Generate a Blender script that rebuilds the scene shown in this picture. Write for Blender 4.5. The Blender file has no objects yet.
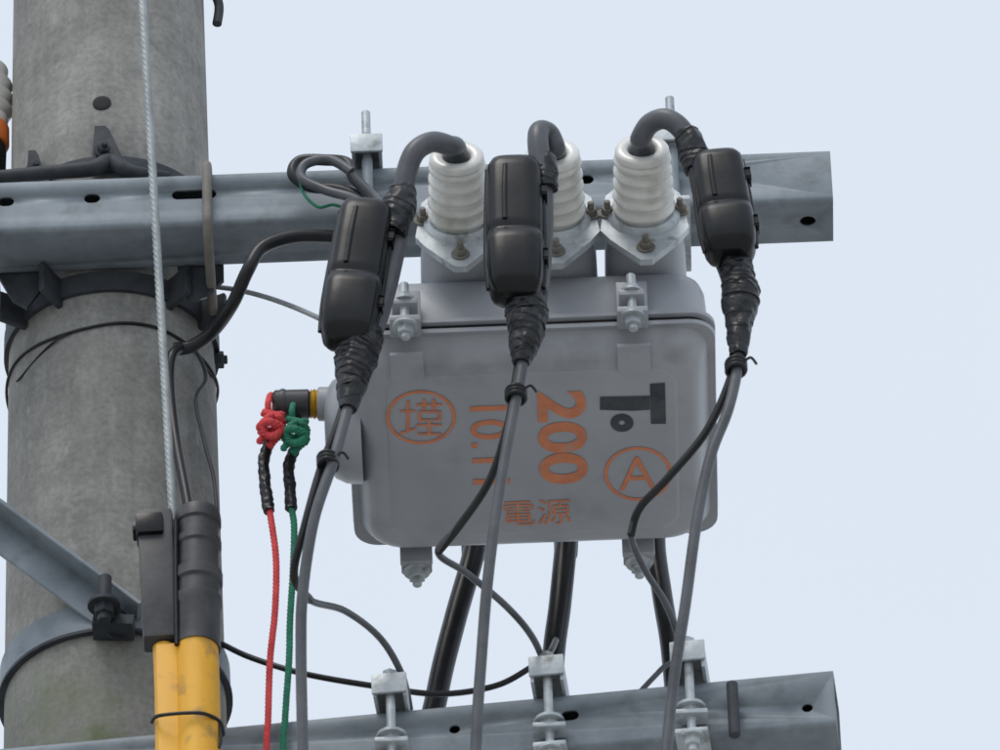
import bpy, bmesh, math, random
from mathutils import Vector, Matrix, noise
random.seed(4)
V = Vector
scn = bpy.context.scene

# ------------------------------------------------------------------ camera
ELEV = math.radians(40.0); ROLL = math.radians(2.2); DIST = 12.4; FPX = 11270.0
T = V((0, 0, 9.6))
d = V((0, math.cos(ELEV), math.sin(ELEV)))
X0 = V((1, 0, 0)); U0 = V((0, -math.sin(ELEV), math.cos(ELEV)))
rt = X0*math.cos(ROLL) - U0*math.sin(ROLL)
up = X0*math.sin(ROLL) + U0*math.cos(ROLL)
C = T - d*DIST
cam_d = bpy.data.cameras.new("camera"); cam = bpy.data.objects.new("camera", cam_d)
scn.collection.objects.link(cam)
M = Matrix.Identity(4)
for i in range(3):
    M[i][0] = rt[i]; M[i][1] = up[i]; M[i][2] = -d[i]; M[i][3] = C[i]
cam.matrix_world = M
cam_d.sensor_width = 36; cam_d.lens = FPX*36/1000.0
cam_d.clip_start = 0.1; cam_d.clip_end = 5000
cam_d.dof.use_dof = True; cam_d.dof.focus_distance = 13.5; cam_d.dof.aperture_fstop = 34
scn.camera = cam
S = DIST/FPX   # metres per survey unit at the pole

def P(u, v, y):      # survey reading -> point on the vertical plane Y=y
    r = d + rt*((u-500)/FPX) + up*((375-v)/FPX)
    return C + r*((y-C.y)/r.y)
def Pz(u, v, z):     # survey reading -> point on the level plane Z=z
    r = d + rt*((u-500)/FPX) + up*((375-v)/FPX)
    return C + r*((z-C.z)/r.z)

# ------------------------------------------------------------------ materials
def mk(name, c1, c2, scale=8, rough=.5, metal=0, bump=.15, bscale=80, detail=6, stretch=(1,1,1), spec=.5, lo=.35, hi=.65, c3=None, s3=40, coat=0):
    m = bpy.data.materials.new(name); m.use_nodes = True
    nt = m.node_tree; N = nt.nodes; L = nt.links
    b = N["Principled BSDF"]
    tc = N.new("ShaderNodeTexCoord"); mp = N.new("ShaderNodeMapping"); mp.inputs["Scale"].default_value = stretch
    L.new(tc.outputs["Object"], mp.inputs[0])
    n1 = N.new("ShaderNodeTexNoise"); n1.inputs["Scale"].default_value = scale; n1.inputs["Detail"].default_value = detail
    n1.inputs["Roughness"].default_value = .65
    L.new(mp.outputs[0], n1.inputs[0])
    r = N.new("ShaderNodeValToRGB"); r.color_ramp.elements[0].position = lo; r.color_ramp.elements[1].position = hi
    r.color_ramp.elements[0].color = (*c1, 1); r.color_ramp.elements[1].color = (*c2, 1)
    L.new(n1.outputs["Fac"], r.inputs[0])
    out = r.outputs[0]
    if c3:
        n3 = N.new("ShaderNodeTexNoise"); n3.inputs["Scale"].default_value = s3; n3.inputs["Detail"].default_value = 4
        L.new(tc.outputs["Object"], n3.inputs[0])
        r3 = N.new("ShaderNodeValToRGB"); r3.color_ramp.elements[0].position = .56; r3.color_ramp.elements[1].position = .72
        r3.color_ramp.elements[0].color = (0,0,0,1); r3.color_ramp.elements[1].color = (.8,.8,.8,1)
        L.new(n3.outputs["Fac"], r3.inputs[0])
        mx = N.new("ShaderNodeMixRGB"); L.new(r3.outputs[0], mx.inputs[0]); L.new(out, mx.inputs[1]); mx.inputs[2].default_value = (*c3, 1)
        out = mx.outputs[0]
    L.new(out, b.inputs["Base Color"])
    b.inputs["Metallic"].default_value = metal
    b.inputs["Specular IOR Level"].default_value = spec
    b.inputs["Coat Weight"].default_value = coat
    b.inputs["Coat Roughness"].default_value = .12
    mr = N.new("ShaderNodeMapRange"); mr.inputs["To Min"].default_value = max(.05, rough-.1); mr.inputs["To Max"].default_value = min(1, rough+.12)
    L.new(n1.outputs["Fac"], mr.inputs[0]); L.new(mr.outputs[0], b.inputs["Roughness"])
    n2 = N.new("ShaderNodeTexNoise"); n2.inputs["Scale"].default_value = bscale; n2.inputs["Detail"].default_value = 4
    L.new(tc.outputs["Object"], n2.inputs[0])
    bp = N.new("ShaderNodeBump"); bp.inputs["Strength"].default_value = bump; bp.inputs["Distance"].default_value = .002
    L.new(n2.outputs["Fac"], bp.inputs["Height"]); L.new(bp.outputs[0], b.inputs["Normal"])
    return m

M_galv = mk("galvanised_steel", (.145,.175,.20), (.225,.26,.29), 15, .52, .2, .2, 120, c3=(.115,.135,.15), s3=26, detail=9)
M_galv2 = mk("zinc_bright", (.32,.36,.385), (.54,.58,.605), 25, .42, .3, .2, 150, c3=(.17,.17,.16), s3=60)
M_dark = mk("weathered_and_shaded_steel", (.026,.03,.036), (.06,.068,.078), 20, .6, .3, .3, 120, spec=.35)
M_rust = mk("dull_zinc", (.13,.12,.10), (.22,.21,.19), 25, .65, .2, .3, 120)
M_paint = mk("grey_enamel", (.285,.30,.33), (.35,.367,.40), 5, .42, 0, .08, 60, c3=(.225,.237,.255), s3=13, coat=.12)
M_porc = mk("white_porcelain", (.58,.58,.55), (.76,.76,.73), 9, .25, 0, .03, 40, coat=.35, c3=(.40,.40,.35), s3=22)
M_black = mk("black_plastic", (.0025,.003,.004), (.007,.008,.010), 12, .27, 0, .10, 40, coat=0, spec=.30)
M_tape = mk("black_vinyl_tape", (.004,.0045,.006), (.016,.018,.022), 60, .32, 0, .6, 120, spec=.38)
M_cable = mk("grey_cable_sheath", (.055,.060,.070), (.105,.112,.125), 15, .36, 0, .1, 60, spec=.4)
M_cableb = mk("black_cable_sheath", (.005,.0055,.007), (.016,.018,.022), 15, .34, 0, .1, 60, spec=.35)
M_lgrey = mk("light_grey_wire", (.26,.28,.30), (.38,.40,.42), 20, .5, .1, .2, 100)
M_guy = mk("stranded_steel", (.24,.27,.28), (.40,.43,.44), 30, .5, .3, .2, 120)
M_yel = mk("yellow_guard", (.60,.29,.02), (.80,.43,.03), 10, .5, 0, .1, 60, stretch=(1,1,.2), c3=(.33,.19,.05), s3=35)
M_red = mk("red_cord", (.50,.035,.045), (.72,.08,.08), 60, .8, 0, .5, 200)
M_green = mk("green_cord", (.01,.12,.07), (.02,.22,.13), 60, .8, 0, .5, 200)
M_or = mk("orange_paint", (.52,.17,.08), (.64,.22,.10), 40, .55, 0, .1, 60, c3=(.36,.27,.24), s3=60)
M_logo = mk("dark_paint", (.03,.035,.045), (.07,.075,.085), 30, .5, 0, .1, 60, spec=.3)
M_brass = mk("brass", (.45,.27,.03), (.65,.42,.08), 30, .4, .6, .1, 60)
M_conn = mk("connector_grey", (.028,.029,.033), (.06,.061,.067), 30, .42, 0, .1, 60, spec=.4)
M_gasket_hole = mk("gasket_rubber_and_hole_shade", (.010,.010,.012), (.025,.025,.028), 30, .7, 0, .1, 60, spec=.3)
M_orange2 = mk("orange_plastic", (.7,.16,.03), (.8,.22,.05), 20, .5)

# weathered concrete
def concrete():
    m = bpy.data.materials.new("weathered_concrete"); m.use_nodes = True
    nt = m.node_tree; N = nt.nodes; L = nt.links; b = N["Principled BSDF"]
    tc = N.new("ShaderNodeTexCoord")
    def noi(scale, det, sx=(1,1,1), rough=.6):
        mp = N.new("ShaderNodeMapping"); mp.inputs["Scale"].default_value = sx
        L.new(tc.outputs["Object"], mp.inputs[0])
        n = N.new("ShaderNodeTexNoise"); n.inputs["Scale"].default_value = scale; n.inputs["Detail"].default_value = det
        n.inputs["Roughness"].default_value = rough
        L.new(mp.outputs[0], n.inputs[0]); return n.outputs["Fac"]
    def ramp(src, a, bb, ca, cb):
        r = N.new("ShaderNodeValToRGB"); r.color_ramp.elements[0].position = a; r.color_ramp.elements[1].position = bb
        r.color_ramp.elements[0].color = (*ca,1); r.color_ramp.elements[1].color = (*cb,1); L.new(src, r.inputs[0]); return r.outputs[0]
    def mix(f, a, c, typ='MIX'):
        x = N.new("ShaderNodeMixRGB"); x.blend_type = typ
        if isinstance(f, float): x.inputs[0].default_value = f
        else: L.new(f, x.inputs[0])
        L.new(a, x.inputs[1])
        if isinstance(c, tuple): x.inputs[2].default_value = (*c,1)
        else: L.new(c, x.inputs[2])
        return x.outputs[0]
    base = ramp(noi(7, 10, rough=.72), .34, .66, (.20,.20,.193), (.36,.358,.34))
    streak = ramp(noi(13, 7, (1,1,.10), .7), .36, .62, (.62,.62,.61), (1,1,1))
    c = mix(.8, base, streak, 'MULTIPLY')
    speck = ramp(noi(150, 3), .35, .62, (.74,.74,.74), (1.0,1.0,1.0))
    c = mix(.8, c, speck, 'MULTIPLY')
    blot = ramp(noi(20, 8, rough=.7), .56, .70, (0,0,0), (.6,.6,.6))
    c = mix(blot, c, (.12,.12,.115))
    pale = ramp(noi(30, 6, (1,1,.5)), .60, .72, (0,0,0), (.4,.4,.4))
    c = mix(pale, c, (.42,.42,.40))
    sep = N.new("ShaderNodeSeparateXYZ"); L.new(tc.outputs["Object"], sep.inputs[0])
    mr = N.new("ShaderNodeMapRange"); mr.inputs["From Min"].default_value = 9.34; mr.inputs["From Max"].default_value = 9.12
    L.new(sep.outputs[2], mr.inputs[0])
    mo = ramp(noi(14, 6), .38, .58, (0,0,0), (1,1,1))
    mm = N.new("ShaderNodeMath"); mm.operation = 'MULTIPLY'; L.new(mr.outputs[0], mm.inputs[0]); L.new(mo, mm.inputs[1])
    c = mix(mm.outputs[0], c, (.085,.11,.035))
    L.new(c, b.inputs["Base Color"]); b.inputs["Roughness"].default_value = .9
    bp = N.new("ShaderNodeBump"); bp.inputs["Strength"].default_value = .5; bp.inputs["Distance"].default_value = .002
    L.new(noi(70, 6), bp.inputs["Height"]); L.new(bp.outputs[0], b.inputs["Normal"])
    return m
M_conc = concrete()

# ------------------------------------------------------------------ mesh helpers
PAR = {}
def group(name, loc):
    e = bpy.data.objects.new(name, None); e.location = loc; e.empty_display_size = .05
    scn.collection.objects.link(e); PAR[e.name] = loc
    return e
def finish(bm, name, mat, parent=None, ang=38, bevel=0):
    if bevel:
        es = [e for e in bm.edges if len(e.link_faces) == 2 and e.calc_face_angle(0) > math.radians(35)]
        bmesh.ops.bevel(bm, geom=es, offset=bevel, segments=2, affect='EDGES', profile=.6)
    bmesh.ops.recalc_face_normals(bm, faces=bm.faces)
    for f in bm.faces: f.smooth = True
    for e in bm.edges:
        if len(e.link_faces) == 2 and e.calc_face_angle(0) > math.radians(ang): e.smooth = False
    me = bpy.data.meshes.new(name); bm.to_mesh(me); bm.free()
    me.materials.append(mat)
    o = bpy.data.objects.new(name, me); scn.collection.objects.link(o)
    if parent:
        o.parent = parent; o.matrix_parent_inverse = Matrix.Translation(-V(PAR[parent.name]))
    return o
def box(name, c, size, mat, parent=None, rot=None, bevel=.0015):
    bm = bmesh.new(); bmesh.ops.create_cube(bm, size=1)
    for v in bm.verts:
        p = V((v.co.x*size[0], v.co.y*size[1], v.co.z*size[2]))
        if rot: p = rot @ p
        v.co = p + V(c)
    return finish(bm, name, mat, parent, bevel=bevel)
def frame(axis):
    a = axis.normalized(); h = V((0,0,1)) if abs(a.z) < .9 else V((1,0,0))
    x = h.cross(a).normalized(); y = a.cross(x); return x, y, a
def lathe(name, origin, axis, prof, mat, parent=None, n=40, ang=38, caps=True):
    x, y, a = frame(axis); bm = bmesh.new(); rings = []
    for h, r in prof:
        rings.append([bm.verts.new(origin + a*h + (x*math.cos(t)+y*math.sin(t))*r) for t in [2*math.pi*i/n for i in range(n)]])
    for A, B in zip(rings, rings[1:]):
        for i in range(n): bm.faces.new((A[i], A[(i+1)%n], B[(i+1)%n], B[i]))
    if caps: bm.faces.new(rings[0]); bm.faces.new(rings[-1])
    return finish(bm, name, mat, parent, ang)
def cyl(name, p0, p1, r, mat, parent=None, n=24, ch=.0012):
    L = (p1-p0).length; ch = min(ch, r*.4, L*.3)
    return lathe(name, p0, p1-p0, [(0,r-ch),(ch,r),(L-ch,r),(L,r-ch)], mat, parent, n)
def plate(name, pts, th, origin, ux, uy, mat, parent=None, bevel=.001):
    nrm = ux.cross(uy).normalized(); bm = bmesh.new()
    a = [bm.verts.new(origin+ux*p[0]+uy*p[1]) for p in pts]
    b = [bm.verts.new(origin+ux*p[0]+uy*p[1]-nrm*th) for p in pts]
    bm.faces.new(a); bm.faces.new(b)
    for i in range(len(a)): bm.faces.new((a[i], a[(i+1)%len(a)], b[(i+1)%len(a)], b[i]))
    return finish(bm, name, mat, parent, bevel=bevel)
def cr(pts, per=10):
    out = []; n = len(pts)
    for i in range(n-1):
        p0 = pts[max(i-1,0)]; p1 = pts[i]; p2 = pts[i+1]; p3 = pts[min(i+2,n-1)]
        for k in range(per):
            t = k/per
            out.append(.5*((2*p1)+(-p0+p2)*t+(2*p0-5*p1+4*p2-p3)*t*t+(-p0+3*p1-3*p2+p3)*t**3))
    out.append(pts[-1]); return out
def tube(name, pts, r, mat, parent=None, per=10, n=14, lobes=0, amp=.2, pitch=.03, rough=0, step=None, flat=1.0, ang=50, turns=0, tpitch=.012):
    """swept tube; r float or per-control-point list"""
    pts = [V(p) for p in pts]
    if isinstance(r, (int, float)): r = [r]*len(pts)
    q = cr([V((p.x, p.y, p.z, rr)) for p, rr in zip(pts, r)], per)
    if step:   # resample evenly
        o = [q[0]]; acc = 0
        for A, B in zip(q, q[1:]):
            L = (V(B[:3])-V(A[:3])).length
            while acc + L >= step*len(o):
                t = (step*len(o)-acc)/L if L else 0
                o.append(A.lerp(B, t))
            acc += L
        q = o
    c = [V(p[:3]) for p in q]; rad = [p[3] for p in q]
    bm = bmesh.new(); rings = []
    tprev = (c[1]-c[0]).normalized(); x, y, _ = frame(tprev); dist = 0
    for i, p in enumerate(c):
        t = (c[min(i+1, len(c)-1)] - c[max(i-1, 0)]).normalized()
        x = (x - t*x.dot(t)).normalized(); y = t.cross(x)
        if i: dist += (c[i]-c[i-1]).length
        ring = []
        for k in range(n):
            th = 2*math.pi*k/n; rr = rad[i]
            if lobes: rr *= 1 + amp*(abs(math.cos(lobes*.5*(th + 2*math.pi*dist/pitch)))-.6)
            if turns:   # overlapping helical tape edges, tilted and uneven
                lo = noise.noise(V((dist*55, p.x*9, 3.1)))
                ph = (dist/tpitch + th/(2*math.pi) + (.45+.5*lo)*math.sin(th+dist*70) + 1.3*lo)
                rr *= 1 + turns*(.55+1.2*abs(lo))*((ph % 1.0)-.5)
            if rough:
                nn = noise.noise(V((math.cos(th)*1.6, math.sin(th)*1.6, dist*70)) + p*7)
                n3 = noise.noise(V((math.cos(th)*4, math.sin(th)*4, dist*190)) + p*5)
                rr *= 1 + rough*(nn + .25*n3)
            ring.append(bm.verts.new(p + (x*math.cos(th)+y*math.sin(th)*flat)*rr))
        rings.append(ring)
    for A, B in zip(rings, rings[1:]):
        for k in range(n): bm.faces.new((A[k], A[(k+1)%n], B[(k+1)%n], B[k]))
    bm.faces.new(rings[0]); bm.faces.new(rings[-1])
    return finish(bm, name, mat, parent, ang)
def shell(name, secs, mat, parent=None, ex=4.0, n=36, side=X0, ang=45):
    """loft of super-elliptic sections: (centre, half_width, half_depth)"""
    bm = bmesh.new(); rings = []
    for i, (p, w, h) in enumerate(secs):
        t = (secs[-1][0]-secs[0][0]).normalized()
        x = (side - t*side.dot(t)).normalized(); y = t.cross(x); ring = []
        for k in range(n):
            th = 2*math.pi*k/n; c, s = math.cos(th), math.sin(th)
            ring.append(bm.verts.new(p + x*w*math.copysign(abs(c)**(2/ex), c) + y*h*math.copysign(abs(s)**(2/ex), s)))
        rings.append(ring)
    for A, B in zip(rings, rings[1:]):
        for k in range(n): bm.faces.new((A[k], A[(k+1)%n], B[(k+1)%n], B[k]))
    bm.faces.new(rings[0]); bm.faces.new(rings[-1])
    return finish(bm, name, mat, parent, ang)
def rr(w, dd, r, n=7):
    o = []
    for cx, cy, a0 in ((w/2-r, dd/2-r, 0), (-w/2+r, dd/2-r, 90), (-w/2+r, -dd/2+r, 180), (w/2-r, -dd/2+r, 270)):
        for i in range(n+1):
            a = math.radians(a0+90*i/n); o.append((cx+r*math.cos(a), cy+r*math.sin(a)))
    return o
def zloft(name, cx, cy, secs, mat, parent, ang=38):
    bm = bmesh.new(); rings = []
    for z, w, dd, r, oy in secs:
        rings.append([bm.verts.new((cx+a, cy+oy+b, z)) for a, b in rr(w, dd, r)])
    n = len(rings[0])
    for A, B in zip(rings, rings[1:]):
        for k in range(n): bm.faces.new((A[k], A[(k+1)%n], B[(k+1)%n], B[k]))
    bm.faces.new(rings[0]); bm.faces.new(rings[-1])
    return finish(bm, name, mat, parent, ang)
def bolt(name, p, axis, r, parent, mat=None, stub=.010, washer=True):
    mat = mat or M_galv2; a = axis.normalized()
    x, y, _ = frame(a); bm = bmesh.new()
    def ring(h, rad, n): return [bm.verts.new(p + a*h + (x*math.cos(2*math.pi*i/n)+y*math.sin(2*math.pi*i/n))*rad) for i in range(n)]
    def solid(rs):
        for A, B in zip(rs, rs[1:]):
            for i in range(len(A)): bm.faces.new((A[i], A[(i+1)%len(A)], B[(i+1)%len(A)], B[i]))
        bm.faces.new(rs[0]); bm.faces.new(rs[-1])
    h0 = 0
    if washer: solid([ring(-.0005, r*1.5, 24), ring(r*.3, r*1.5, 24)]); h0 = r*.3
    solid([ring(h0, r, 6), ring(h0+r*.9, r, 6), ring(h0+r*1.0, r*.88, 6)])
    if stub: solid([ring(h0+r*.9, r*.52, 12), ring(h0+r*.9+stub, r*.52, 12), ring(h0+r*.9+stub+.001, r*.4, 12)])
    return finish(bm, name, mat, parent, 30)
def boolean_cut(o, cutters):
    for c in cutters:
        m = o.modifiers.new("cut", 'BOOLEAN'); m.object = c; m.operation = 'DIFFERENCE'; m.solver = 'EXACT'
    dg = bpy.context.evaluated_depsgraph_get(); dg.update()
    me = bpy.data.meshes.new_from_object(o.evaluated_get(dg)); o.modifiers.clear(); o.data = me
    for c in cutters: bpy.data.objects.remove(c, do_unlink=True)

# ------------------------------------------------------------------ ground and road
def sheet(name, x0, x1, y0, y1, z, mat):
    me = bpy.data.meshes.new(name); me.from_pydata([(x0,y0,z),(x1,y0,z),(x1,y1,z),(x0,y1,z)], [], [(0,1,2,3)])
    me.materials.append(mat); o = bpy.data.objects.new(name, me); scn.collection.objects.link(o); return o
M_ground = mk("pale_concrete_ground", (.40,.39,.37), (.50,.49,.46), 2, .9, 0, .3, 30)
M_asph = mk("asphalt", (.045,.045,.047), (.065,.065,.066), 20, .85, 0, .4, 90)
M_line = mk("road_paint", (.7,.7,.68), (.8,.8,.78), 10, .7)
sheet("ground", -2500, 2500, -2500, 2500, 0, M_ground)
sheet("road", -600, 600, 9, 15, .004, M_asph)
sheet("road_marking", -600, 600, 11.95, 12.07, .008, M_line)
g = group("kerb", V((0, 8.9, 0)))
box("kerb_stone", (0, 8.9, .065), (1200, .18, .13), M_ground, g, bevel=.01)

# ------------------------------------------------------------------ concrete pole
PY = .19
r100 = (P(208.5,100,PY).x - P(14,100,PY).x)/2
pc = (P(208.5,100,PY)+P(14,100,PY))/2
PX = pc.x - .002; Z100 = pc.z
def prad(z):
    if z > 8.6: return r100 + (Z100-z)/88
    return r100 + (Z100-8.6)/88 + (8.6-z)/150
def pol(a, z, off=0):    # point on pole surface, a=0 faces the camera, + to the right
    r = prad(z)+off; return V((PX+r*math.sin(a), PY-r*math.cos(a), z))
g = group("concrete_utility_pole", V((PX, PY, 0)))
prof = [(z, prad(z)) for z in [0,2,4,6,7.5,8.6,9,9.5,10,10.5,11,11.6]] + [(11.62, prad(11.6)-.02)]
shaft = lathe("shaft", V((PX,PY,0)), V((0,0,1)), prof, M_conc, g, n=96)
def ring_z(v, u=112):   # level of the pole's front surface at that reading
    return P(u, v, PY-r100).z
h1 = P(102,104,PY-r100)
ph = pol(math.asin((h1.x-PX)/r100), h1.z)
rad = (ph-V((PX,PY,ph.z))).normalized()
lathe("socket_shade_disc", ph-rad*.004, rad, [(0,.0105),(.0048,.0105),(.0052,.0098),(.0052,.0040)], M_gasket_hole, g)  # solid dark disc, the shade inside an open hole put into its colour

def band(name, v, h, th, mat, parent, a0=-180, a1=180, zc=None, off=.0005):
    z = zc if zc is not None else ring_z(v); bm = bmesh.new(); n = 72; rows = []
    for i in range(n+1):
        a = math.radians(a0+(a1-a0)*i/n)
        rows.append([bm.verts.new(pol(a, z-h/2, off)), bm.verts.new(pol(a, z+h/2, off)), bm.verts.new(pol(a, z+h/2, off+th)), bm.verts.new(pol(a, z-h/2, off+th))])
    for A, B in zip(rows, rows[1:]):
        for k in range(4): bm.faces.new((A[k], A[(k+1)%4], B[(k+1)%4], B[k]))
    if a1-a0 < 360: bm.faces.new(rows[0]); bm.faces.new(rows[-1])
    else:
        bmesh.ops.remove_doubles(bm, verts=bm.verts, dist=1e-5)
    return finish(bm, name, mat, parent, 38)

# upper band with bolt lugs, just above the crossarm
g = group("pole_band", V((PX, PY-r100, ring_z(168))))
band("strap", 164, .014, .004, M_dark, g)
for u, hgt, wd in ((44, 46, 1), (104, 52, 1.5)):
    a = math.asin(max(-.95, min(.95, (P(u,160,PY-.08).x-PX)/r100)))
    z = ring_z(166); p = pol(a, z, .016)
    plate("lug", [(-.009*wd,-.016),(.024*wd,-.016),(.016*wd,-.004),(.006*wd,hgt*S-.018),(.003*wd,hgt*S-.012),(-.005*wd,hgt*S-.012),(-.007*wd,0)], .012, p, X0, V((0,0,1)), M_dark, g)
    bolt("lug_bolt", p+V((.002,-.001,.006)), V((.2,-1,0)), .007, g, M_dark, .006)
tube("tension_bar", [P(-8,178,PY-r100-.02), P(40,173,PY-r100-.025), P(90,169,PY-r100-.025), P(110,161,PY-r100-.02), P(128,171,PY-r100-.02), P(168,175,PY-r100+.012)], [.008,.008,.009,.009,.008,.004], M_dark, g)

# wire ring round the pole
g = group("pole_tie_wire", V((PX, PY, ring_z(330))))
tube("wire", [pol(math.radians(a), ring_z(328)+.004*math.sin(a*.07), .002) for a in range(-180, 181, 10)], .0017, M_cableb, g, per=3, n=8)
tube("wire_tail", [pol(math.radians(-60), ring_z(348), .003), pol(math.radians(-20), ring_z(331), .003), pol(math.radians(30), ring_z(326), .003), pol(math.radians(75), ring_z(336), .003)], .0013, M_cableb, g, n=8)

# ------------------------------------------------------------------ crossarms
AH = .075
def crossarm(origin, length_l, length_r, yaw, holes, bholes=()):
    """square hollow section; origin = top front edge at reference, extends along local x"""
    ex = V((math.cos(yaw), -math.sin(yaw), 0)); ey = V((math.sin(yaw), math.cos(yaw), 0)); ez = V((0,0,1))
    g = group("steel_crossarm", origin)
    t = .0036
    def loop(inset, r):
        return [(AH/2+a, -AH/2+b) for a, b in rr(AH-2*inset, AH-2*inset, r, 4)]
    outer, inner = loop(0, .006), loop(t, .003)
    bm = bmesh.new(); n = len(outer)
    def ringv(pr, s): return [bm.verts.new(origin + ex*s + ey*p[0] + ez*p[1]) for p in pr]
    A, B = ringv(outer, -length_l), ringv(outer, length_r); a, b = ringv(inner, -length_l), ringv(inner, length_r)
    for i in range(n):
        j = (i+1)%n
        bm.faces.new((A[i], A[j], B[j], B[i])); bm.faces.new((a[i], a[j], b[j], b[i]))
        bm.faces.new((A[i], A[j], a[j], a[i])); bm.faces.new((B[i], B[j], b[j], b[i]))
    o = finish(bm, "channel", M_galv, g, 25)
    cut = []
    for s, dz, w, h in holes:      # in the front web
        bm = bmesh.new()
        pts = rr(w, h, min(w,h)/2*.98, 6)
        a = [bm.verts.new(origin+ex*(s+p[0])+ez*(dz+p[1])-ey*.02) for p in pts]; b = [bm.verts.new(origin+ex*(s+p[0])+ez*(dz+p[1])+ey*.02) for p in pts]
        bm.faces.new(a); bm.faces.new(b)
        for i in range(len(a)): bm.faces.new((a[i], a[(i+1)%len(a)], b[(i+1)%len(a)], b[i]))
        cut.append(finish(bm, "c", M_galv))
    for s, dy, w in bholes:        # in the lower flange
        p = origin+ex*s+ey*dy-ez*AH
        cut.append(cyl("c", p-ez*.02, p+ez*.02, w/2, M_galv))
    boolean_cut(o, cut)
    # plastic end cap set just inside the open end
    box("end_cap", origin+ex*(length_r-.004)+ey*(AH/2)-ez*(AH/2), (.004, AH-.010, AH-.010), M_conn, g, Matrix((ex,ey,ez)).transposed())
    return g, ex, ey
AO = P(500, 161.5, 0)
def sx(u): return P(u, 190, 0).x-AO.x
UA, _, _ = crossarm(AO, AO.x-P(-160,180,0).x, P(830,150,0).x-AO.x, 0,
    [(sx(6),-.031,.018,.014),(sx(92),-.031,.018,.014),(sx(194),-.031,.05,.014),(sx(330),-.031,.018,.014),(sx(587),-.031,.016,.014),(sx(700),-.031,.016,.014)],
    [(P(808,222,.03).x-AO.x,.036,.018)])
ZT = AO.z; ZB = ZT-AH
LYAW = math.radians(5.1)
LO = P(530, 697, 0)
LA, lex, ley = crossarm(LO, .75, (P(833,671,-.03).x-LO.x)/math.cos(LYAW), LYAW,
    [((568-530)*S,-.030,.020,.014),((455-530)*S,-.034,.012,.012),((800-530)*S,-.050,.012,.012)])
def lowarm(u): return LO + lex*((u-530)*S/math.cos(LYAW))

# U-band holding the upper arm to the pole
g = group("crossarm_band", V((PX, 0, ZB)))
band("strap", 0, .028, .005, M_dark, g, zc=ZB-.018)  # dark colour here, on gussets and brackets, carries the shade under the arm
band("strap_rear", 0, .03, .005, M_galv, g, 95, 265, zc=ZT-.03)
for u in (208, -14):
    xx = P(u, 230, 0).x
    tube("u_bolt", [V((xx,.19,ZT-.005)), V((xx,.09,ZT+.002)), V((xx,.02,ZT+.010)), V((xx,-.008,ZT+.004)), V((xx,-.011,ZT-.02)), V((xx,-.011,ZB+.01)), V((xx,-.009,ZB-.008)), V((xx,.02,ZB-.022)), V((xx,.12,ZB-.028))], .0055, M_rust, g)
for a in (-58, -30, 40, 66):
    p = pol(math.radians(a), ZB-.022, .008)
    box("gusset", p+V((0,-.012,.0)), (.007,.04,.04), M_dark, g, Matrix.Rotation(math.radians(a), 3, 'Z'))
bx = P(200,290,.05)
plate("side_bracket", [(-.026,.018),(.026,.018),(.026,-.004),(.008,-.024),(-.012,-.030),(-.022,-.020)], .006, V((bx.x,.075,ZB-.014)), X0, V((0,0,1)), M_dark, g)
plate("side_bracket", [(-.03,.018),(.026,.018),(.020,-.008),(.004,-.034),(-.012,-.022)], .006, V((P(22,300,.05).x,.075,ZB-.014)), X0, V((0,0,1)), M_dark, g)

# ------------------------------------------------------------------ strap clamps over an arm
def clamp(parent, top, ex, ey, h=.030, down=.085, w=.034, gapf=.012, rtop=.018):
    """saddle channel across the arm, front and rear threaded rods"""
    ez = V((0,0,1)); rot = Matrix((ex, ey, ez)).transposed()
    mid = top + ey*(AH/2)
    box("saddle_web", mid+ez*(h-.002), (w, AH+.05, .004), M_galv2, parent, rot)
    for s in (-1, 1):
        box("saddle_flange", mid+ez*(h/2-.002)+ex*(s*(w/2-.002)), (.004, AH+.046, h-.006), M_galv2, parent, rot)
    box("saddle_end", top-ey*.0255+ez*(h-.014), (w+.002, .004, .026), M_galv2, parent, rot)
    for f, nm in ((-gapf, "rod_front"), (AH+gapf, "rod_rear")):
        p = top+ey*f
        cyl(nm, p-ez*down, p+ez*(h+rtop), .0050, M_galv2, parent)
        bolt("nut", p+ez*h, ez, .0085, parent, stub=0, washer=False)
    fl = top-ey*gapf-ez*(AH+.010)
    box("lower_jaw", fl+ey*(AH/2+gapf), (w, AH+.05, .006), M_galv2, parent, rot)
    bolt("jaw_nut", fl-ez*.003, -ez, .0095, parent, stub=.008)

# ------------------------------------------------------------------ pole mounted switch
YF, YR = -.160, .198
sf = P(529, 325, YF); ZS = sf.z; SX = sf.x; SY = (YF+YR)/2
W = (P(713,327,YF)-P(345,327,YF)).length; D = YR-YF
SW = group("pole_mounted_switch", V((SX, SY, ZS)))
zloft("tank", SX, SY, [(ZS-.004,W-.010,D-.010,.035,0),(ZS-.012,W-.018,D-.018,.035,0),(ZS-.024,W-.030,D-.030,.036,0),(ZS-.030,W-.040,D-.040,.036,0),(ZS-.033,W-.054,D-.054,.034,0)], M_paint, SW, 50)
ZP = ZS-.033
zloft("tank_bottom_panel", SX, SY, [(ZP+.001,W-.080,D-.080,.028,0),(ZP-.0015,W-.084,D-.084,.027,0),(ZP-.0022,W-.090,D-.090,.025,0)], M_paint, SW, 60)
ZP -= .0022
zloft("tank_flange", SX, SY, [(ZS-.006,W,D,.026,0),(ZS-.007,W+.003,D+.003,.027,0),(ZS-.002,W+.004,D+.004,.027,0),(ZS-.001,W+.002,D+.002,.027,0)], M_paint, SW, 50)
zloft("gasket", SX, SY, [(ZS-.001,W-.006,D-.006,.025,0),(ZS+.006,W-.006,D-.006,.025,0)], M_gasket_hole, SW)
HC = .088
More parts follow.
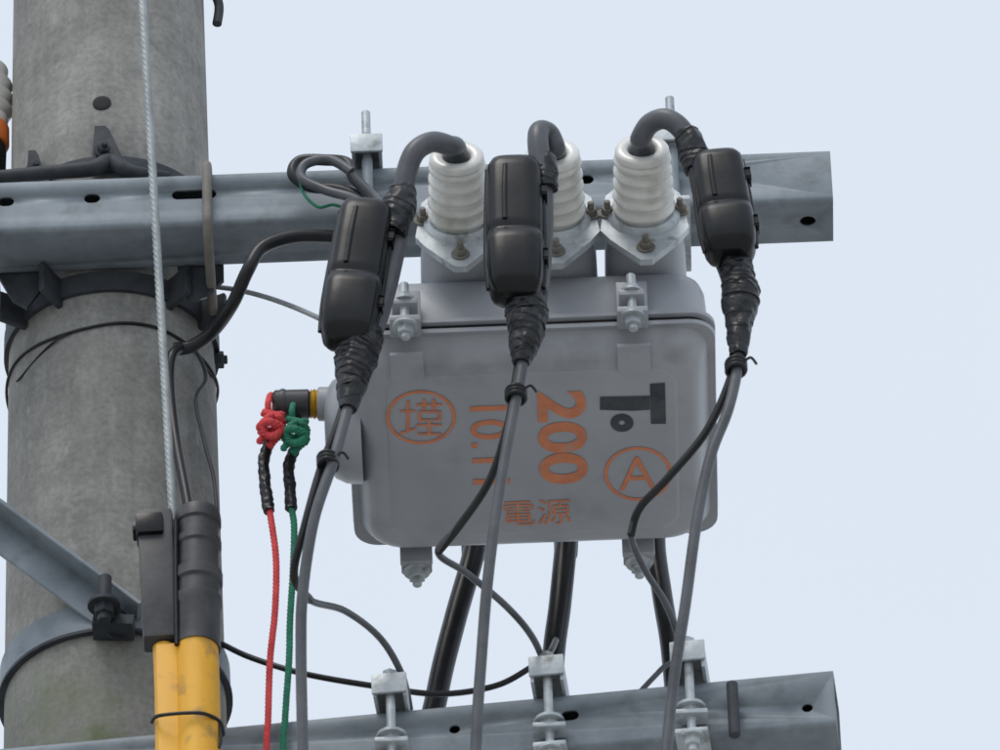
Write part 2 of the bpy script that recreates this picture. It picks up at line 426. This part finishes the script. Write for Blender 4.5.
zloft("cover", SX, SY, [(ZS+.006,W,D,.026,0),(ZS+.007,W+.005,D+.005,.027,0),(ZS+.012,W+.005,D+.005,.027,0),(ZS+.014,W-.002,D-.002,.026,0),(ZS+.017,W-.010,D-.010,.028,0),
    (ZS+HC-.028,W-.014,D-.014,.030,0),(ZS+HC-.014,W-.020,D-.022,.032,0),(ZS+HC-.004,W-.036,D-.044,.034,0),(ZS+HC,W-.060,D-.075,.034,0),(ZS+HC+.02,W-.1,D-.16,.03,0)], M_paint, SW, 50)

AX = math.radians(15)
axf = V((0,-math.cos(AX),math.sin(AX)))      # bushing axis, front row
def bushing(basept, ax):
    uy = V((0, (ax.z if ax.y<0 else -ax.z), abs(ax.y)))  # in-plane up
    ux = uy.cross(ax).normalized()
    lathe("turret", basept-ax*.13, ax, [(0,.046),(.09,.044),(.118,.041),(.127,.039)], M_paint, SW, n=40, ang=50)
    s = S
    o = [(-44,-22),(-37,38),(-20,60),(20,60),(37,38),(44,-22),(34,-40),(6,-76),(-6,-76),(-34,-40)]
    o = [(a*s, b*s) for a, b in o]
    plate("bushing_flange", o, .008, basept+ax*.004, ux, uy, M_galv2, SW, bevel=.0015)
    lathe("flange_skirt", basept+ax*.003, ax, [(0,.040),(.004,.039),(.008,.034)], M_galv2, SW, n=40)
    for (a, b) in ((-36,6),(36,6),(0,-56)):
        bolt("flange_bolt", basept+ax*.004+ux*(a*s)+uy*(b*s), ax, .0068, SW, M_rust, stub=.008)
    L = .094; prof = [(0,.033),(.006,.034)]
    k = 5; p0 = .010; pitch = (L-.018)/k
    for i in range(k):
        z = p0+i*pitch; R = .0345-.0007*i; q = .0300-.0007*i
        prof += [(z,q),(z+pitch*.20,q-.0002),(z+pitch*.36,R-.0016),(z+pitch*.5,R),(z+pitch*.66,R-.0004),(z+pitch*.82,R-.002),(z+pitch*.95,q+.0004)]
    prof += [(L-.008,.0300),(L-.003,.0295),(L,.0270),(L,.0180),(L-.003,.0150),(L-.03,.0140)]
    lathe("porcelain_bushing", basept, ax, prof, M_porc, SW, n=56, ang=70, caps=False)
    return basept+ax*L
tips = []
YB = -.172
for (u, v) in ((459.5,226),(555,223),(644,219)):
    tips.append(bushing(P(u, v, YB), axf))
axr = V((0, math.cos(AX), math.sin(AX))); rtips = []
for (u, v) in ((459.5,226),(555,223),(644,219)):
    p = P(u, v, YB); rtips.append(bushing(V((p.x, 2*SY-p.y, p.z)), axr))

# closing clamps: 2 front, 2 rear
for u in (405, 632):
    x = P(u, 310, YF).x; y = YF-.004
    box("lug_plate", (x, y-.004, ZS+.020), (.034, .009, .052), M_paint, SW, bevel=.002)
    box("lug_ear", (x, y-.016, ZS+.014), (.028, .026, .008), M_paint, SW, bevel=.002)
    box("lug_ear_lower", (x, y-.014, ZS-.010), (.034, .030, .008), M_paint, SW, bevel=.002)
    plate("lug_strap", [(-.018,0),(.018,0),(.018,.040),(.012,.046),(-.012,.046),(-.018,.040)], .004, V((x, y+.002, ZS-.0375)), X0*-1, V((0,1,0)), M_paint, SW)
    cyl("clamp_bolt", V((x,y-.020,ZS-.03)), V((x,y-.020,ZS+.045)), .0052, M_galv2, SW)
    bolt("clamp_nut", V((x,y-.020,ZS-.0145)), V((0,0,-1)), .0095, SW, stub=.006)
    bolt("clamp_nut", V((x,y-.020,ZS+.018)), V((0,0,1)), .0085, SW, stub=.008)
    y = YR+.004
    box("lug_plate", (x, y+.002, ZS-.010), (.036, .009, .044), M_paint, SW, bevel=.002)
    plate("lug_ear_lower", [(-.017,0),(.017,0),(.017,.020),(.008,.032),(-.008,.032),(-.017,.020)], .007, V((x, y, ZS-.030)), X0*-1, V((0,1,0)), M_paint, SW)
    bolt("clamp_nut", V((x,y+.016,ZS-.030)), V((0,0,-1)), .0100, SW, stub=.009)
    cyl("clamp_bolt", V((x,y+.016,ZS-.03)), V((x,y+.016,ZS+.03)), .0052, M_galv2, SW)

bp = V((SX-W/2+.012, SY+.0, ZS+.012))
lathe("side_boss", bp, V((-1,0,0)), [(0,.062),(.018,.060),(.030,.054),(.037,.044),(.040,.03)], M_paint, SW, n=48, ang=60)
for u in (367, 672):
    x = P(u, 150, 0).x
    tp = V((x, 0, ZT+.0005))
    clamp(SW, tp, X0, V((0,1,0)), h=.026, down=.10, rtop=.044 if u < 500 else .048)
    for yy in (-.012, AH+.012):
        cyl("hanger_rod", V((x, yy, ZS+HC-.01)), V((x, yy, ZT)), .006, M_galv, SW)
    box("hanger_foot", (x+( .02 if u<500 else -.02), AH/2, ZS+HC+.004), (.06, AH+.08, .02), M_paint, SW, bevel=.003)

# ---- lettering, thin paint sheets on the tank bottom
def quad_map(o, rect, rotated):
    me = o.data; xs = [v.co.x for v in me.vertices]; ys = [v.co.y for v in me.vertices]
    x0, x1, y0, y1 = min(xs), max(xs), min(ys), max(ys)
    u0, u1, v0, v1 = rect
    a = Pz((u0+u1)/2, v0, ZP-.0008); b = Pz((u0+u1)/2, v1, ZP-.0008)
    l = Pz(u0, (v0+v1)/2, ZP-.0008); r_ = Pz(u1, (v0+v1)/2, ZP-.0008)
    X_0, X_1 = l.x, r_.x; Y_0, Y_1 = a.y, b.y
    for v in me.vertices:
        s = (v.co.x-x0)/(x1-x0); t = (v.co.y-y0)/(y1-y0)
        if rotated: nx = X_0+(X_1-X_0)*t; ny = Y_0+(Y_1-Y_0)*s
        else: nx = X_0+(X_1-X_0)*s; ny = Y_1-(Y_1-Y_0)*t
        v.co = (nx, ny, ZP-.0008)
def text(name, body, rect, rotated, mat, bold=0.0):
    cu = bpy.data.curves.new(name, 'FONT'); cu.body = body; cu.size = 1; cu.offset = bold; cu.resolution_u = 6
    o = bpy.data.objects.new(name, cu); scn.collection.objects.link(o)
    dg = bpy.context.evaluated_depsgraph_get(); dg.update()
    me = bpy.data.meshes.new_from_object(o.evaluated_get(dg)); bpy.data.objects.remove(o, do_unlink=True)
    me.materials.clear(); me.materials.append(mat)
    o = bpy.data.objects.new(name, me); scn.collection.objects.link(o)
    o.parent = SW; o.matrix_parent_inverse = Matrix.Translation(-V(PAR[SW.name]))
    quad_map(o, rect, rotated); return o
def poly(name, pts, mat):
    me = bpy.data.meshes.new(name); me.from_pydata([Pz(u, v, ZP-.0008) for u, v in pts], [], [list(range(len(pts)))])
    me.materials.append(mat); o = bpy.data.objects.new(name, me); scn.collection.objects.link(o)
    o.parent = SW; o.matrix_parent_inverse = Matrix.Translation(-V(PAR[SW.name]))
def ringp(name, u, v, ru, rv, t, mat):
    n = 48; vs = []; fs = []
    for i in range(n):
        a = 2*math.pi*i/n
        vs += [Pz(u+ru*math.cos(a), v+rv*math.sin(a), ZP-.0008), Pz(u+(ru-t)*math.cos(a), v+(rv-t*rv/ru)*math.sin(a), ZP-.0008)]
    for i in range(n):
        j = (i+1)%n; fs.append((2*i, 2*j, 2*j+1, 2*i+1))
    me = bpy.data.meshes.new(name); me.from_pydata(vs, [], fs); me.materials.append(mat)
    o = bpy.data.objects.new(name, me); scn.collection.objects.link(o)
    o.parent = SW; o.matrix_parent_inverse = Matrix.Translation(-V(PAR[SW.name]))
def strokes(name, segs, rect, t, mat):
    """brush strokes in a unit box (0..1, y down) laid on the panel"""
    u0, u1, v0, v1 = rect; vs = []; fs = []; k = 0
    for x1, y1, x2, y2 in segs:
        p = Pz(u0+(u1-u0)*x1, v0+(v1-v0)*y1, ZP-.0008-k*.00004); q = Pz(u0+(u1-u0)*x2, v0+(v1-v0)*y2, ZP-.0008-k*.00004); k += 1
        dd = (q-p); dd.z = 0; dd.normalize(); nn = V((-dd.y, dd.x, 0))*t/2; e = dd*t*.3
        b = len(vs); vs += [p-e+nn, p-e-nn, q+e-nn, q+e+nn]; fs.append((b, b+1, b+2, b+3))
    me = bpy.data.meshes.new(name); me.from_pydata(vs, [], fs); me.materials.append(mat)
    o = bpy.data.objects.new(name, me); scn.collection.objects.link(o)
    o.parent = SW; o.matrix_parent_inverse = Matrix.Translation(-V(PAR[SW.name]))
text("rating_text", "200", (538,587,391,484), True, M_or, .028)
text("date_text", "10.11", (471,509,406,484), True, M_or, .008)
text("letter_a", "A", (619,656,457,490), False, M_or, -.004)
ringp("letter_a_ring", 638, 474, 34, 27, 3.6, M_or)
# left radical: earth; right part: small roof strokes over two boxes
strokes("mark_text", [(.0,.32,.34,.32),(.17,.04,.17,.92),(.0,.95,.36,.82),(.40,.14,1,.14),(.58,0,.58,.26),(.82,0,.82,.26),(.46,.34,.96,.34),(.46,.34,.46,.58),(.96,.34,.96,.58),(.46,.58,.96,.58),(.40,.72,1,.72),(.70,.58,.70,.98),(.44,.98,.98,.98)], (401,441,400,435), .0036, M_or)
ringp("mark_ring", 421, 417.5, 35, 27, 3.6, M_or)
text("power_side_text", "\u96fb\u6e90", (503,571,500,525), False, M_or, 0)
poly("maker_bar", [(650,384),(665,383),(666,424),(651,424)], M_logo)
poly("maker_stem", [(600,397),(650,396),(650,410),(632,411),(600,410)], M_logo)
ringp("maker_ring", 622, 423, 11.5, 9, 8.5, M_logo)

# ------------------------------------------------------------------ line leads with splice covers
def lead(tip, upper, cov, coverw, side_pts, wrap, wrapr, down, thin, tie, topwrap=None):
    g = group("jumper_cable", tip)
    pts = [tip-axf*.03, tip+axf*.006] + [P(*a) for a in upper]
    tube("bushing_lead", pts, .0116, M_cable, g, n=20)
    c0, c1 = P(cov[0], cov[1], cov[4]), P(cov[2], cov[3], cov[4])
    w = coverw/2*S; h = .025; secs = []
    for t, a, b in ((0,.40,.35),(.012,.66,.6),(.035,.84,.8),(.075,.95,.93),(.12,.98,.98),(.30,1,1),(.50,1.0,1.0),(.545,1.0,1.0),(.56,.97,.95),(.575,.97,.95),(.59,1.02,1.06),(.66,1.05,1.14),(.82,1.02,1.14),(.90,.97,1.05),(.95,.88,.92),(.985,.70,.7),(1,.45,.4)):
        secs.append((c0.lerp(c1, t), w*a, h*b))
    shell("splice_cover", secs, M_black, g, ex=3.6, n=48, ang=60)
    ax = (c1-c0).normalized(); sd = (X0-ax*X0.dot(ax)).normalized(); fr = ax.cross(sd)
    if fr.y > 0: fr = -fr
    for s in (-1, 1):   # closing seam along both sides
        tube("hinge_rib", [c0.lerp(c1,.06)+sd*(s*w*.95), c0.lerp(c1,.3)+sd*(s*w*1.0), c0.lerp(c1,.7)+sd*(s*w*1.04), c0.lerp(c1,.92)+sd*(s*w*.96)], .0030, M_black, g, n=10)
    rot = Matrix((sd, fr, ax)).transposed()
    for t in (.25, .72):
        box("latch_tab", c0.lerp(c1,t)+sd*(w*1.0)+fr*.004, (.006,.016,.012), M_black, g, rot, bevel=.002)
    tube("cover_ridge", [c0.lerp(c1,.12)+fr*h*.93-sd*w*.30, c0.lerp(c1,.3)+fr*h*.985-sd*w*.34, c0.lerp(c1,.52)+fr*h*.985-sd*w*.34], .003, M_black, g, n=12)
    tube("tail_cable", [P(*a) for a in side_pts], .0112, M_cable, g, n=20)
    if topwrap:
        tube("tape_wrap_top", [P(*a) for a in topwrap[0]], [q*S for q in topwrap[1]], M_tape, g, step=.001, n=44, rough=.14, turns=.08, tpitch=.013, ang=40)
    tube("tape_wrap", [P(*a) for a in wrap], [q*S*.94 for q in wrapr], M_tape, g, step=.001, n=52, rough=.17, turns=.09, tpitch=.014, ang=40)
    for i in range(5):
        k = random.uniform(.1,.9)*(len(wrap)-1); j = int(k); f = k-j
        c = P(*wrap[j]).lerp(P(*wrap[j+1]), f); rad = (wrapr[j]*(1-f)+wrapr[j+1]*f)*S*.95
        axx = (P(*wrap[-1])-P(*wrap[0])).normalized() + V((random.uniform(-.6,.6),random.uniform(-.4,.4),random.uniform(-.3,.3)))
        x, y, _ = frame(axx)
        tube("tape_turn", [c+(x*math.cos(a)+y*math.sin(a))*rad for a in [i2*math.pi/6 for i2 in range(13)]], .0012, M_tape, g, per=3, n=6)
    tube("down_cable", [P(*a) for a in down], .0060, M_cable, g, n=16)
    q = [P(*a) for a in thin]
    tube("branch_wire", q[:6], .0046, M_cableb, g, n=12)
    tube("branch_wire_bare", q[4:], .0038, M_cable, g, n=12)
    for (u, v, y, rad) in tie:
        c = P(u, v, y); x, y2, _ = frame(P(*wrap[-1])-P(*wrap[0])+V((.01,0,.005)))
        for off in (-.0045, 0, .0045):
            tube("tie", [c+V((0,0,off))+(x*math.cos(a)*1.25+y2*math.sin(a))*rad*S for a in [i2*math.pi/6 for i2 in range(13)]], .0026, M_cableb, g, per=3, n=8)
        tube("tie_tail", [c+V((.008,-.008,0)), c+V((.016,-.010,.004)), c+V((.022,-.008,-.004))], .0015, M_cableb, g, n=6)
    return g
lead(tips[0],
     [(450,146,-.285),(432,142,-.30),(415,152,-.305),(406,175,-.30),(402,205,-.295)],
     (368,205,345,345,-.30), 54,
     [(402,200,-.290),(397,240,-.285),(386,290,-.285),(372,335,-.288),(358,370,-.29)],
     [(364,332,-.292),(358,352,-.292),(353,378,-.292),(348,410,-.292)], [21,22,17,9],
     [(350,400,-.292),(342,430,-.292),(332,465,-.29),(314,520,-.28),(303,590,-.26),(301,650,-.25),(303,780,-.23),(306,1100,-.2)],
     [(344,405,-.290),(334,435,-.287),(321,468,-.28),(305,525,-.27),(294,575,-.24),(310,600,-.17),(345,611,-.10),(380,638,-.04),(402,675,-.0),(410,710,.03)],
     [(328,462,-.286,9)],
     ([(404,190,-.296),(398,210,-.296),(390,235,-.294)],[13,17,15]))
lead(tips[1],
     [(555,148,-.285),(549,134,-.295),(540,131,-.305),(538,142,-.31),(541,170,-.305)],
     (514,162,516,300,-.31), 55,
     [(541,160,-.305),(543,200,-.295),(542,250,-.29),(537,300,-.29),(530,335,-.292)],
     [(526,288,-.297),(527,312,-.295),(526,335,-.294),(521,364,-.292)], [20,22,18,9],
     [(524,350,-.292),(520,380,-.292),(514,410,-.29),(503,470,-.285),(490,560,-.27),(482,650,-.25),(475,780,-.23),(470,1100,-.2)],
     [(520,352,-.287),(514,390,-.285),(508,425,-.28),(490,480,-.25),(460,525,-.22),(438,552,-.19),(468,574,-.14),(508,608,-.09),(534,640,-.04),(550,680,.02)],
     [(516,395,-.288,9)],
     ([(544,158,-.305),(545,172,-.303),(546,190,-.30)],[12,13,12]))
lead(tips[2],
     [(641,138,-.285),(650,124,-.30),(666,119,-.31),(682,130,-.31),(694,155,-.305),(702,190,-.295)],
     (716,157,732,258,-.31), 52,
     [(700,170,-.30),(704,200,-.285),(716,240,-.285),(730,275,-.29),(736,300,-.292)],
     [(732,252,-.298),(738,275,-.295),(741,300,-.294),(739,325,-.292),(738,356,-.292)], [16,18,19,14,9],
     [(738,340,-.292),(737,370,-.292),(728,410,-.29),(711,455,-.285),(697,520,-.275),(686,600,-.26),(674,680,-.24),(664,780,-.23),(640,1100,-.2)],
     [(736,345,-.287),(730,380,-.285),(706,432,-.27),(668,478,-.25),(640,508,-.22),(631,535,-.19),(645,570,-.14),(665,602,-.09),(678,635,-.05),(688,670,.0)],
     [(736,367,-.290,9)],
     ([(686,134,-.309),(693,150,-.306),(699,170,-.302)],[13,15,14]))

# ------------------------------------------------------------------ rear power cables dropping behind the box
def rear(tip, path, rad):
    g = group("power_cable", tip)
    tube("sheath", [tip-axr*.02, tip+axr*.01, tip+V((0,.045,-.01)), tip+V((0,.06,-.06))] + [P(*a) for a in path], rad, M_cableb, g, n=20)
rear(rtips[0], [(476,520,.34),(474,552,.33),(455,620,.32),(438,690,.31),(425,780,.30),(410,1100,.28)], .0128)
rear(rtips[1], [(568,520,.34),(566,545,.33),(560,605,.32),(553,665,.31),(550,780,.30),(550,1100,.28)], .0128)
rear(rtips[2], [(655,520,.34),(656,552,.33),(663,600,.32),(672,660,.31),(680,780,.30),(690,1100,.28)], .0115)

# ------------------------------------------------------------------ lower arm hardware
g = group("crossarm_clamp", lowarm(545))
for u, hh in ((395,.030),(549,.034),(687,.036)):
    clamp(g, lowarm(u)+V((0,0,.0005)), lex, ley, h=hh, down=.10, w=.036, gapf=.016, rtop=.006)
    c = lowarm(u)-ley*.016
    bolt("mid_nut", c-V((0,0,.048)), V((0,0,-1)), .011, g, stub=.004)
    box("front_plate", c+V((0,.002,-.060))-ley*.002, (.036,.022,.006), M_galv2, g)
c = lowarm(728)-ley*.014
cyl("spare_bolt", c-V((0,0,.09)), c+V((0,0,-.018)), .0062, M_dark, g)

# ------------------------------------------------------------------ loose wires
g = group("control_cable", P(250,260,-.02))
tube("sheath", [P(345,238,-.02), P(325,236,-.022), P(292,237,-.025), P(262,248,-.03), P(247,272,-.03), P(233,303,.0), P(214,330,.05), P(192,346,.07), P(174,349,.07)], .0075, M_cableb, g, n=18)
tube("core", [P(182,347,.07), P(172,356,.06), P(170,385,.06), P(176,440,.05), P(188,505,.03), P(195,560,.02)], .0058, M_cableb, g)
tube("core_thin", [P(178,347,.07), P(196,352,.09), P(206,378,.11), P(196,400,.1), P(204,440,.1), P(214,480,.1), P(217,525,.1), P(214,600,.1)], .0024, M_conn, g, n=8)
g = group("lead_loop", P(330,170,-.03))
tube("loop", [P(385,212,-.12), P(366,200,-.05), P(340,190,-.035), P(308,186,-.03), P(293,174,-.03), P(300,161,-.03), P(325,160,-.035), P(347,163,-.035), P(354,178,-.05), P(372,196,-.1), P(386,214,-.16)], .0066, M_cableb, g, n=16)
tube("loop_inner", [P(352,172,-.05), P(330,160,-.045), P(306,164,-.045), P(302,178,-.045), P(325,190,-.05), P(350,197,-.06), P(372,206,-.08)], .0056, M_cable, g, n=12)
g = group("green_earth_wire", P(320,200,-.04))
tube("wire", [P(300,180,-.035), P(304,194,-.04), P(318,207,-.04), P(334,205,-.04), P(352,213,-.045), P(372,235,-.06)], .0018, M_green, g, n=8)
g = group("bare_earth_wire", P(260,295,.1))
tube("wire", [P(205,286,.13), P(232,289,.12), P(262,296,.1), P(296,308,.06), P(335,326,.02), P(370,345,-.02)], .0030, M_lgrey, g, n=10)
g = group("sagging_wire", P(380,690,.09))
tube("wire", [P(222,644,.15), P(252,658,.12), P(305,674,.1), P(380,687,.1), P(440,694,.1), P(495,686,.1), P(530,668,.1), P(548,655,.1), P(556,640,.15)], .0034, M_cableb, g, n=10)
tube("wire_end", [P(640,692,.1), P(655,676,.1), P(668,664,.1), P(690,655,.1)], .003, M_cable, g, n=10)

# ------------------------------------------------------------------ pull cords and their connector
g = group("cord_connector", P(300,405,.02))
cy = SY-.02
a = P(320,404,cy); b = P(311,404,cy); e = P(273,405,cy)
cyl("collar", P(334,404,cy), P(318,404,cy), .019, M_paint, g)
lathe("brass_collar", a, b-a, [(0,.0155),(.002,.017),(.004,.015),(.006,.017),(.008,.015),(.010,.0165)], M_brass, g)
cyl("body", b, e, .0165, M_conn, g, n=32, ch=.003)
lathe("body_rib", P(286,404.5,cy), V((-1,0,0)), [(0,.017),(.003,.0178),(.006,.017)], M_conn, g)
def cord(name, mat, u, v, path, blk):
    g = group(name, P(u, v, cy))
    K = dict(lobes=3, amp=.4, pitch=.013, step=.0012, n=20)
    tube("knot", [P(u+a, v+b, cy-.012+c) for a, b, c in ((-8,-14,0),(6,-10,-.014),(10,-1,0),(-2,4,.006),(-12,0,-.010),(-1,-5,-.024),(10,5,-.010),(3,12,-.004),(-4,20,0))], .0043, mat, g, **K)
    tube("knot_turn", [P(u+a, v+b, cy-.014+c) for a, b, c in ((10,-12,0),(-4,-9,-.014),(-11,4,-.004),(0,9,-.014),(10,2,-.016),(2,-4,-.020),(-9,-4,-.016),(-6,9,-.010))], .0042, mat, g, **K)
    tube("knot_end", [P(u+a, v+b, cy-.016+c) for a, b, c in ((-5,8,0),(-11,12,-.004),(-13,17,0))], .0036, mat, g, **K)
    tube("hitch", [P(u-3,v-10,cy-.010), P(u-4,v-24,cy-.018), P(u-1,v-32,cy), P(u+3,v-24,cy+.018), P(u+2,v-10,cy)], .0036, mat, g, n=10)
    tube("tape_sleeve", [P(*a) for a in blk], .0062, M_tape, g, lobes=2, amp=.12, pitch=.020, step=.0012, n=24, rough=.22, turns=.08, tpitch=.017)
    tube("cord", [P(*a) for a in path], .0034, mat, g, lobes=3, amp=.4, pitch=.016, step=.0014, n=18)
cord("red_pull_cord", M_red, 272, 427, [(268,505,.0),(271,520,0),(276,560,0),(275,610,0),(270,660,0),(268,720,0),(266,800,0),(262,1400,0)], [(270,440,.0),(264,460,0),(265,485,0),(269,512,0)])
cord("green_pull_cord", M_green, 296, 434, [(290,505,.01),(294,525,.01),(293,570,.01),(290,620,.01),(289,660,.01),(285,720,.01),(282,800,.01),(275,1400,.01)], [(295,448,.01),(289,465,.01),(290,488,.01),(291,510,.01)])

# ------------------------------------------------------------------ guy wire and guard
YG = -.075
top = P(142.5,0,YG); bot = P(173,520,YG); dv = (bot-top)
g = group("guy_wire", top)
tube("strand", [top-dv*.35, top, top+dv*.5, bot, bot+dv*.06], .0042, M_guy, g, lobes=6, amp=.4, pitch=.05, step=.0022, n=36)
k = (bot.z-.0)/(-dv.z)
tube("strand_lower", [bot+dv*.9+V((.012,0,0)), bot+dv*(k*.6)+V((.012,0,0)), bot+dv*k+V((.012,0,0))], .0044, M_guy, g, n=10)
g = group("guy_guard", P(188,640,YG))
def G(u, v, dy=0): return P(u, v, YG+dy)
A0, A1 = G(198,512), G(197,650); L = (A1-A0).length; rr_ = 23*S
lathe("cap", A0, A1-A0, [(0,rr_*.75),(.004,rr_*.95),(.012,rr_),(.020,rr_),(.022,rr_*.9),(.040,rr_*.9),(.044,rr_*1.02),(.052,rr_*1.02),(.055,rr_*.93),(.085,rr_*.93),(.089,rr_*1.08),(.102,rr_*1.08),(.105,rr_*.96),(.120,rr_*.96),(.124,rr_*1.06),(.134,rr_*1.06),(.138,rr_),(L,rr_)], M_conn, g, n=40, ang=30)
rotg = Matrix.Rotation(math.radians(-1.5), 3, 'Y')
box("clamp_body", G(158,580), (.038,.03,G(158,518).z-G(158,646).z), M_conn, g, rotg, bevel=.004)
box("clamp_top", G(150,530,-.006), (.030,.03,.028), M_black, g, rotg, bevel=.004)
box("clamp_tab", G(139,532,-.006), (.014,.02,.010), M_black, g, rotg, bevel=.002)
tube("clamp_edge", [G(176,520,-.016), G(176,580,-.016), G(177,645,-.016)], .003, M_black, g, n=10)
tube("guard_shell", [G(196,640), G(198,700), G(199,800), G(204,1500)], 21.5*S, M_yel, g, n=40)
tube("guard_lip", [G(164,648,.004), G(166,700,.004), G(167,800,.004), G(174,1500,.004)], 11*S, M_yel, g, n=32)
box("guard_web", (G(178,648,.0)+G(184,1500,.0))/2+V((0,-.004,0)), (.030,.012,(G(184,648)-G(190,1500)).length), M_yel, g, Matrix.Rotation(math.radians(-.6),3,'Y'), bevel=.003)
tube("tie_wire", [G(u, v, y) for u, v, y in ((152,722,.0),(158,716,-.02),(185,713,-.028),(205,714,-.028),(220,722,-.008),(223,735,.0),(219,728,.02))], .0022, M_cableb, g, n=8)
tube("tie_wire_end", [G(219,722,-.008), G(221,738,-.01), G(219,748,-.01)], .0018, M_cableb, g, n=8)

# ------------------------------------------------------------------ brace + lower band on the pole
g = group("brace_band", V((PX, PY-r100, ring_z(630))))
band("strap", 624, .040, .005, M_galv, g)
band("strap_edge", 0, .004, .007, M_dark, g, zc=ring_z(624)-.020)
box("strap_joint", P(128,625,PY-r100+.02), (.03,.012,.036), M_dark, g, Matrix.Rotation(math.radians(35),3,'Z'))
yb = PY-r100-.055
cyl("vertical_bolt", P(104,622,yb), P(105,577,yb), .0075, M_dark, g)
bolt("vertical_bolt_nut", P(104,604,yb), V((0,0,-1)), .012, g, M_dark, .006)
bolt("joint_bolt", P(118,630,PY-r100-.02), V((.3,-1,0)), .010, g, M_dark, .010)
plate("brace_seat", [(-.022,-.006),(.022,-.009),(.024,.004),(-.020,.006)], .03, P(112,618,yb+.012), X0, V((0,0,1)), M_dark, g, bevel=.003)
g = group("diagonal_brace", P(50,580,.03))
q0 = P(-120,448,.02); q1 = P(128,630,PY-r100-.010); dd = (q1-q0).normalized()
sdv = dd.cross(V((0,-1,0))).normalized(); nv = sdv.cross(dd)
L = (q1-q0).length; rot = Matrix((dd, sdv, nv)).transposed()
box("flat_leg", (q0+q1)/2, (L,.038,.005), M_galv, g, rot)
box("angle_leg", (q0+q1)/2 - sdv*.0185 + nv*.0155, (L,.005,.034), M_galv, g, rot)
bolt("brace_bolt", q1-dd*.02, V((0,-1,0)), .010, g, M_dark, .008)

# pole side hardware near the right edge
g = group("pole_step_bolt", P(214,362,PY))
q = P(216,360,PY)
cyl("shank", V((PX+.05,PY,q.z)), V((q.x,PY,q.z)), .006, M_dark, g)
bolt("head", V((q.x-.004,PY,q.z)), V((1,0,0)), .010, g, M_dark, .004)
g = group("pole_hook", P(214,10,PY))
tube("hook", [P(200,-15,PY), P(213,-8,PY), P(219,6,PY), P(217,24,PY)], .0055, M_dark, g)

# fuse cutout at the far left edge, behind the arm
g = group("fuse_cutout", P(-18,90,PY))
o0 = P(-16,128,PY)
lathe("porcelain_body", o0, V((0,0,1)), [(0,.026),(.01,.028),(.016,.024),(.024,.033),(.030,.025),(.042,.034),(.048,.026),(.062,.033),(.070,.026),(.085,.028),(.1,.014),(.104,.005)], M_porc, g)
lathe("orange_base", o0-V((0,0,.03)), V((0,0,1)), [(0,.026),(.004,.029),(.026,.029),(.03,.025)], M_orange2, g)
lathe("fuse_tube", o0-V((0,0,.10)), V((0,0,1)), [(0,.02),(.005,.024),(.066,.026),(.07,.022)], M_black, g)
tube("arm", [o0-V((0,0,.06)), o0+V((.03,.01,-.07)), V((PX,PY+.02,o0.z-.08))], .01, M_dark, g)

# ------------------------------------------------------------------ light
SE, SAZ = math.radians(58), math.radians(205)   # azimuth measured from +Y clockwise
w = bpy.data.worlds.new("World"); scn.world = w; w.use_nodes = True
N = w.node_tree.nodes; L = w.node_tree.links; N.clear()
sky = N.new("ShaderNodeTexSky"); sky.sky_type = 'NISHITA'; sky.sun_disc = False
sky.sun_elevation = SE; sky.sun_rotation = SAZ; sky.air_density = 1.2; sky.dust_density = 3
b1 = N.new("ShaderNodeBackground"); b1.inputs[1].default_value = .05; L.new(sky.outputs[0], b1.inputs[0])
tc = N.new("ShaderNodeTexCoord"); nz = N.new("ShaderNodeTexNoise"); nz.inputs["Scale"].default_value = 1.6; nz.inputs["Detail"].default_value = 5
L.new(tc.outputs["Generated"], nz.inputs[0])
r = N.new("ShaderNodeValToRGB"); r.color_ramp.elements[0].position = .3; r.color_ramp.elements[1].position = .7
r.color_ramp.elements[0].color = (.60,.655,.715,1); r.color_ramp.elements[1].color = (.70,.745,.79,1)
L.new(nz.outputs["Fac"], r.inputs[0])
b2 = N.new("ShaderNodeBackground"); b2.inputs[1].default_value = 1.0; L.new(r.outputs[0], b2.inputs[0])
ad = N.new("ShaderNodeAddShader"); L.new(b1.outputs[0], ad.inputs[0]); L.new(b2.outputs[0], ad.inputs[1])
wo = N.new("ShaderNodeOutputWorld"); L.new(ad.outputs[0], wo.inputs[0])
sd = bpy.data.lights.new("sun", 'SUN'); sd.energy = .95; sd.angle = math.radians(25); sd.color = (1,.97,.92)
so = bpy.data.objects.new("sun", sd); scn.collection.objects.link(so)
sv = V((math.sin(SAZ)*math.cos(SE), math.cos(SAZ)*math.cos(SE), math.sin(SE)))
so.rotation_euler = sv.to_track_quat('Z', 'Y').to_euler(); so.location = (0,0,20)
scn.view_settings.view_transform = 'Standard'; scn.view_settings.look = 'None'; scn.view_settings.exposure = 0
